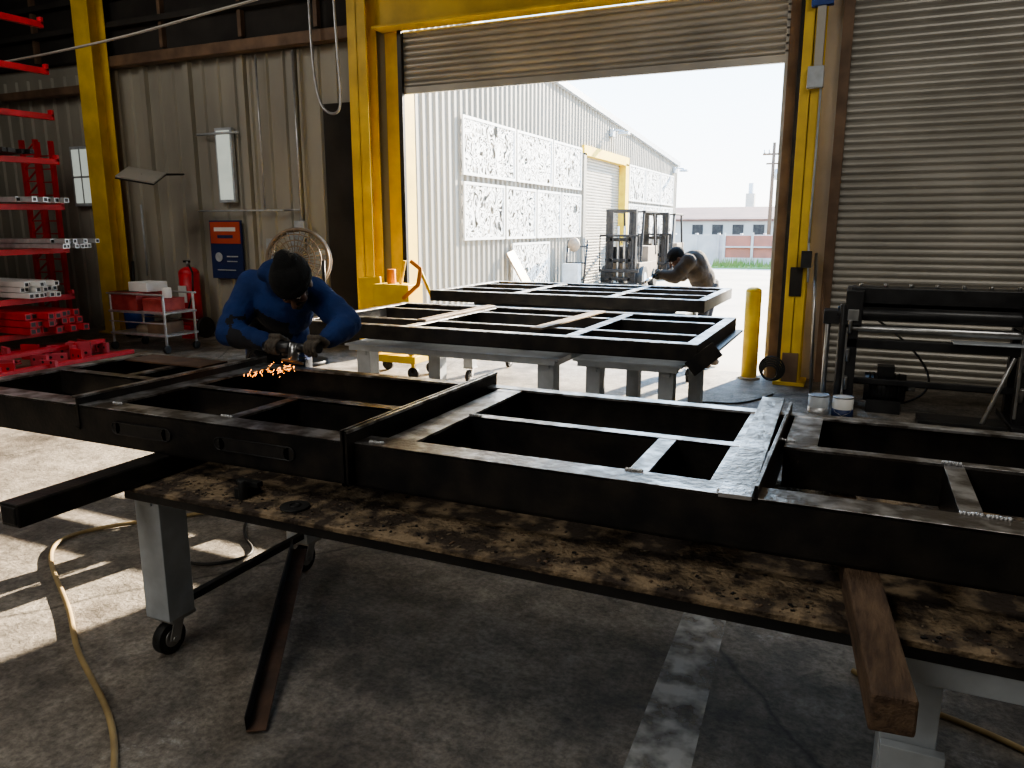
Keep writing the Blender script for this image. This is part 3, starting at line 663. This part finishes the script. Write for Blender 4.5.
M['beard']=mat('beard_stubble',(.025,.016,.012),.9,0,(.04,.025,.018),60,.4,200)
def head(C,fdir,up,neck,parent,hat='beanie',skin='skin'):
    R=basis(fdir,up); C=V(C); L=lambda x,y,z:C+R@V((x,y,z))
    pr=[('e',L(0,-.01,.025),(.076,.096,.092),R),('e',L(0,.025,-.055),(.056,.066,.062),R),('c',L(0,.085,.012),.010,L(0,.112,-.026),.014),
        ('e',L(0,.075,.035),(.055,.022,.016),R),('e',L(0,.078,-.085),(.024,.018,.018),R),('e',L(.036,.062,-.03),(.026,.022,.022),R),('e',L(-.036,.062,-.03),(.026,.022,.022),R),
        ('e',L(0,.088,-.056),(.026,.010,.007),R),('e',L(0,.086,-.066),(.023,.011,.008),R),
        ('e',L(.08,-.005,-.005),(.012,.022,.034),R),('e',L(-.08,-.005,-.005),(.012,.022,.034),R),
        ('c',L(0,-.03,-.05),.055,V(neck),.060)]
    def fn(c,n):
        l=R.transposed()@(c-C)
        return 1 if (l.y>.0 and l.z<-.038 and not(-.062<l.z<-.050 and abs(l.x)<.024 and l.y>.07)) else 0
    blob('head',pr,.005,3,[skin,'beard'],fn,parent)
    b=MB('eyes')
    for sx in (-.031,.031):
        b.sph(L(sx,.081,.012),.0115,'white'); b.sph(L(sx,.0905,.010),.0055,'eye'); 
        b.bar(L(sx-.018,.094,.036),L(sx+.018,.094,.036),.006,.007,'beanie')
    b.done(parent=parent)
    if hat=='beanie':
        pr=[('e',L(0,-.016,.066),(.096,.118,.095),R),('e',L(0,-.050,.125),(.062,.07,.06),R)]
        for i in range(20):
            a=2*math.pi*i/20; a2=2*math.pi*(i+1)/20
            pr.append(('c',L(.088*math.cos(a),-.012+.108*math.sin(a),.040+.006*math.sin(a)),.016,L(.088*math.cos(a2),-.012+.108*math.sin(a2),.040+.006*math.sin(a2)),.016))
            pr.append(('c',L(.090*math.cos(a),-.014+.110*math.sin(a),.066+.006*math.sin(a)),.014,L(.090*math.cos(a2),-.014+.110*math.sin(a2),.066+.006*math.sin(a2)),.014))
        blob('beanie',pr,.006,3,['beanie'],parent=parent)
    else:
        pr=[('e',L(0,-.016,.055),(.092,.112,.088),R),('c',L(-.05,.09,.05),.012,L(.05,.09,.05),.012),('e',L(0,.12,.045),(.065,.05,.008),R)]
        blob('cap',pr,.006,2,['beanie'],parent=parent)

def worker(name,J,cloth,apron,hat,bulk=1.0):
    root=bpy.data.objects.new(name,None); COL.objects.link(root)
    sR,sL,eR,eL,wR,wL,hip,neck=[V(J[k]) for k in ('sR','sL','eR','eL','wR','wL','hip','neck')]
    mid=(sR+sL)/2; fw=V(J['fw']).normalized(); lr=(sL-sR).normalized(); spine=(mid-hip).normalized()
    R=basis(fw-spine*fw.dot(spine),spine); L=lambda o,x,y,z:o+R@V((x,y,z))
    chest=mid-spine*.13; waist=hip+spine*.16
    hR,hL=hip-lr*.10,hip+lr*.10
    k=bulk
    pr=[('e',chest,(.185*k,.135*k,.17),R),('e',waist,(.175*k,.135*k,.16),R),('e',hip,(.17*k,.135,.12),R),('e',mid-spine*.03,(.195,.105,.08),R),
        ('e',L(mid,0,-.06,-.05),(.16,.10,.14),R),
        ('c',sR,.080*k,eR,.064*k),('c',eR,.066*k,wR,.046*k),('c',sL,.080*k,eL,.064*k),('c',eL,.066*k,wL,.046*k),
        ('c',mid,.085,neck,.066),
        ('c',hR,.105,J['kR'],.075),('c',J['kR'],.075,J['aR'],.058),('c',hL,.105,J['kL'],.075),('c',J['kL'],.075,J['aL'],.058)]
    for i in range(9):
        a=math.radians(150+240*i/8-0); a2=math.radians(150+240*(i+1)/8)
        if i<8: pr.append(('c',L(neck,.088*math.cos(a),-.02+.088*math.sin(a),-.0),.040,L(neck,.088*math.cos(a2),-.02+.088*math.sin(a2),-.0),.040))
    pr.append(('e',L(neck,0,-.12,-.06),(.09,.06,.09),R))
    for i in range(16):
        a=2*math.pi*i/16; a2=2*math.pi*(i+1)/16; h0=hip+spine*.02
        pr.append(('c',L(h0,.165*k*math.cos(a),.130*math.sin(a),0),.022,L(h0,.165*k*math.cos(a2),.130*math.sin(a2),0),.022))
    for e,w in ((eR,wR),(eL,wL)):
        d=(w-e); pr.append(('c',e+d*.80,.052*k,e+d*.88,.052*k)); pr.append(('c',e+d*.30,.068*k,e+d*.34,.067*k)); pr.append(('c',e+d*.55,.061*k,e+d*.58,.060*k))
    for s_,e in ((sR,eR),(sL,eL)):
        d=e-s_; pr.append(('c',s_+d*.55,.079*k,s_+d*.60,.078*k)); pr.append(('c',s_+d*.83,.074*k,s_+d*.87,.073*k))
    zh=hip.z
    def fn(c,n):
        armd=min((c-e).length for e in (eR,eL)); 
        if (c.z<zh-.06): return 1
        lx=abs((R.transposed()@(c-chest)).x); ly=(R.transposed()@n).y; sz=(c-mid).dot(spine)
        if apron and ly>.25 and lx<.13 and sz<-.10 and armd>.08: return 2
        return 0
    blob('clothed_body',pr,.010,3,[cloth,'jean','apron'],fn,root)
    for s in ('R','L'):
        a=V(J['a'+s]); f=V((fw.x,fw.y,0)).normalized()
        blob('boot_'+s,[('c',a+V((0,0,.03)),.060,a+V((0,0,-.04)),.058),('c',V((a.x,a.y,.045))-f*.03,.045,V((a.x,a.y,.042))+f*.13,.042),('e',V((a.x,a.y,.045))+f*.15,(.048,.055,.042),None)],.008,2,['boot'],parent=root)
    head(J['head'],J['fdir'],J['up'],neck,root,hat)
    return root
T1=V((-2.70,3.00,1.055)); T2=V((-2.34,2.91,1.08))
J=dict(sR=(-2.99,3.19,1.35),sL=(-2.62,3.23,1.32),eR=(-3.03,3.03,1.10),eL=(-2.37,3.19,1.17),wR=(-2.78,3.04,1.07),wL=(-2.36,3.01,1.115),
       hip=(-3.06,3.44,.97),neck=(-2.74,3.12,1.39),fw=(.2,-1,0),head=(-2.565,3.02,1.375),fdir=(.30,-.50,-.86),up=(.27,-.72,.55),
       kR=(-3.17,3.38,.52),aR=(-3.18,3.46,.12),kL=(-2.95,3.48,.52),aL=(-2.93,3.58,.12))
W=worker('grinder_operator',J,'hoodie',True,'beanie',1.04)
ax=(T2-T1).normalized()
hand('hand_R',T1+ax*.02,ax,(-.25,.5,.6),(-2.77,3.04,1.08),W)
hand('hand_L',T2-ax*.03,-ax,(.1,.5,.8),(-2.36,3.00,1.12),W,-1)
b=MB('angle_grinder')
b.cyl(T1-ax*.06,T1+ax*.16,.030,'blackp',r2=.031,seg=20); b.cyl(T1+ax*.16,T2,.024,'blackp',r2=.022,seg=20); b.cyl(T1-ax*.09,T1-ax*.05,.018,'steel_dk')
g=T1+ax*.19; b.cyl(g+V((0,-.01,.025)),g+V((0,-.03,-.065)),.026,'chrome'); b.cyl(g+V((0,-.030,-.062)),g+V((0,-.032,-.067)),.055,'tan',seg=24)
b.poly([g+V((-.055,-.02,-.05)),g+V((.055,-.02,-.05)),g+V((.04,.03,-.05)),g+V((-.04,.03,-.05))],'steel_dk')
b.done(parent=W)
curve('grinder_power_cord',[tuple(T1-ax*.09),(-2.9,3.05,1.02),(-3.0,3.12,.97),(-3.1,3.18,.6),(-3.2,3.2,.1),(-3.3,3.1,.012),(-3.7,3.3,.012),(-4.4,3.6,.012)],.006,'black',W)
b=MB('grinding_sparks')
o=V((-2.50,2.91,.980))
for i in range(55):
    d=V((random.gauss(-.45,.35),random.gauss(-.55,.3),random.gauss(-.05,.28))).normalized(); L_=abs(random.gauss(0,.08))+.008
    p=o+d*L_; p.z=max(p.z-.8*L_*L_,.962); l=random.uniform(.003,.010)
    b.cyl(p,p+(d+V((0,0,-.3)))*l,.0005,'spark',seg=4)
for i in range(24):
    p=V((-2.60+random.gauss(0,.03),2.80+random.gauss(0,.06),random.uniform(.962,.985))); b.cyl(p,p+V((random.uniform(-.01,.01),-.004,-.010)),.0005,'spark',seg=4)
b.sph(o,.003,'spark')
b.done()
J=dict(sR=(-1.79,9.27,1.29),sL=(-1.81,8.92,1.27),eR=(-1.94,9.24,1.09),eL=(-1.94,8.86,1.09),wR=(-2.08,9.05,1.11),wL=(-2.10,8.86,1.12),
       hip=(-1.63,9.24,.94),neck=(-1.87,9.07,1.30),fw=(-1,-.25,0),head=(-1.97,9.04,1.29),fdir=(-.70,-.35,-.60),up=(-.5,-.2,.85),
       kR=(-1.68,9.36,.50),aR=(-1.55,9.38,.12),kL=(-1.70,9.14,.50),aL=(-1.60,9.12,.12))
W=worker('bending_worker',J,'jacket',False,'cap',1.14)
hand('hand_R',(-2.14,9.0,1.10),(.2,-1,0),(.4,.1,.6),(-2.08,9.05,1.12),W)
hand('hand_L',(-2.16,8.88,1.10),(.2,-1,0),(.4,.1,.6),(-2.10,8.87,1.13),W,-1)
b=MB('hand_torch'); b.cyl((-2.12,9.12,1.10),(-2.18,8.76,1.10),.026,'blackp'); b.cyl((-2.18,8.76,1.10),(-2.24,8.53,1.03),.015,'chrome'); b.done(parent=W)

# ---------------------------------------------------------------- light
w=bpy.data.worlds.new('sky'); scene.world=w; w.use_nodes=True; nt=w.node_tree
bg=nt.nodes['Background']; tc=nt.nodes.new('ShaderNodeTexCoord'); sx=nt.nodes.new('ShaderNodeSeparateXYZ'); rp=nt.nodes.new('ShaderNodeValToRGB')
nt.links.new(tc.outputs['Generated'],sx.inputs[0]); nt.links.new(sx.outputs['Z'],rp.inputs[0]); nt.links.new(rp.outputs[0],bg.inputs['Color'])
e=rp.color_ramp.elements
e[0].color=(1,.98,.92,1); e[1].color=(.34,.60,1,1); e[1].position=.55
x=e.new(.12); x.color=(.80,.91,1,1); x=e.new(.25); x.color=(.55,.77,1,1)
bg.inputs['Strength'].default_value=4.4
sl=bpy.data.lights.new('sun','SUN'); sl.energy=27; sl.angle=math.radians(.55); sl.color=(1,.86,.66)
so=bpy.data.objects.new('sun',sl); COL.objects.link(so)
so.rotation_euler=V((-.27,-1,-.43)).to_track_quat('-Z','Y').to_euler(); so.location=(4,20,12)
def area(x,y,z,e,sz,tgt,col=(1,.96,.88)):  # added fill lights without fixtures, unseen, to lift the dark interior
    l=bpy.data.lights.new('fill_light','AREA'); l.energy=e; l.size=sz; l.color=col
    o=bpy.data.objects.new('fill_light',l); COL.objects.link(o); o.location=(x,y,z); o.rotation_euler=(V(tgt)-V((x,y,z))).to_track_quat('-Z','Y').to_euler()
area(-9,4,5.3,60,2.0,(-9,6.5,0))
area(-3,0,5.3,50,2.0,(-3,1,0))
area(1.5,4,5.3,55,2.0,(1.5,6,0))
area(-2,-4,4.0,60,2.5,(-3,5,0))

cam=bpy.data.cameras.new('camera'); cam.lens=760/1024*36; cam.sensor_width=36; cam.clip_end=400; cam.clip_start=.05
co=bpy.data.objects.new('camera',cam); COL.objects.link(co); co.location=(0,0,1.65); co.rotation_euler=(math.radians(90-11.6),0,math.radians(24.4)); scene.camera=co
scene.view_settings.view_transform='AgX'
try: scene.view_settings.look='AgX - Medium High Contrast'
except Exception: pass
scene.view_settings.exposure=.45
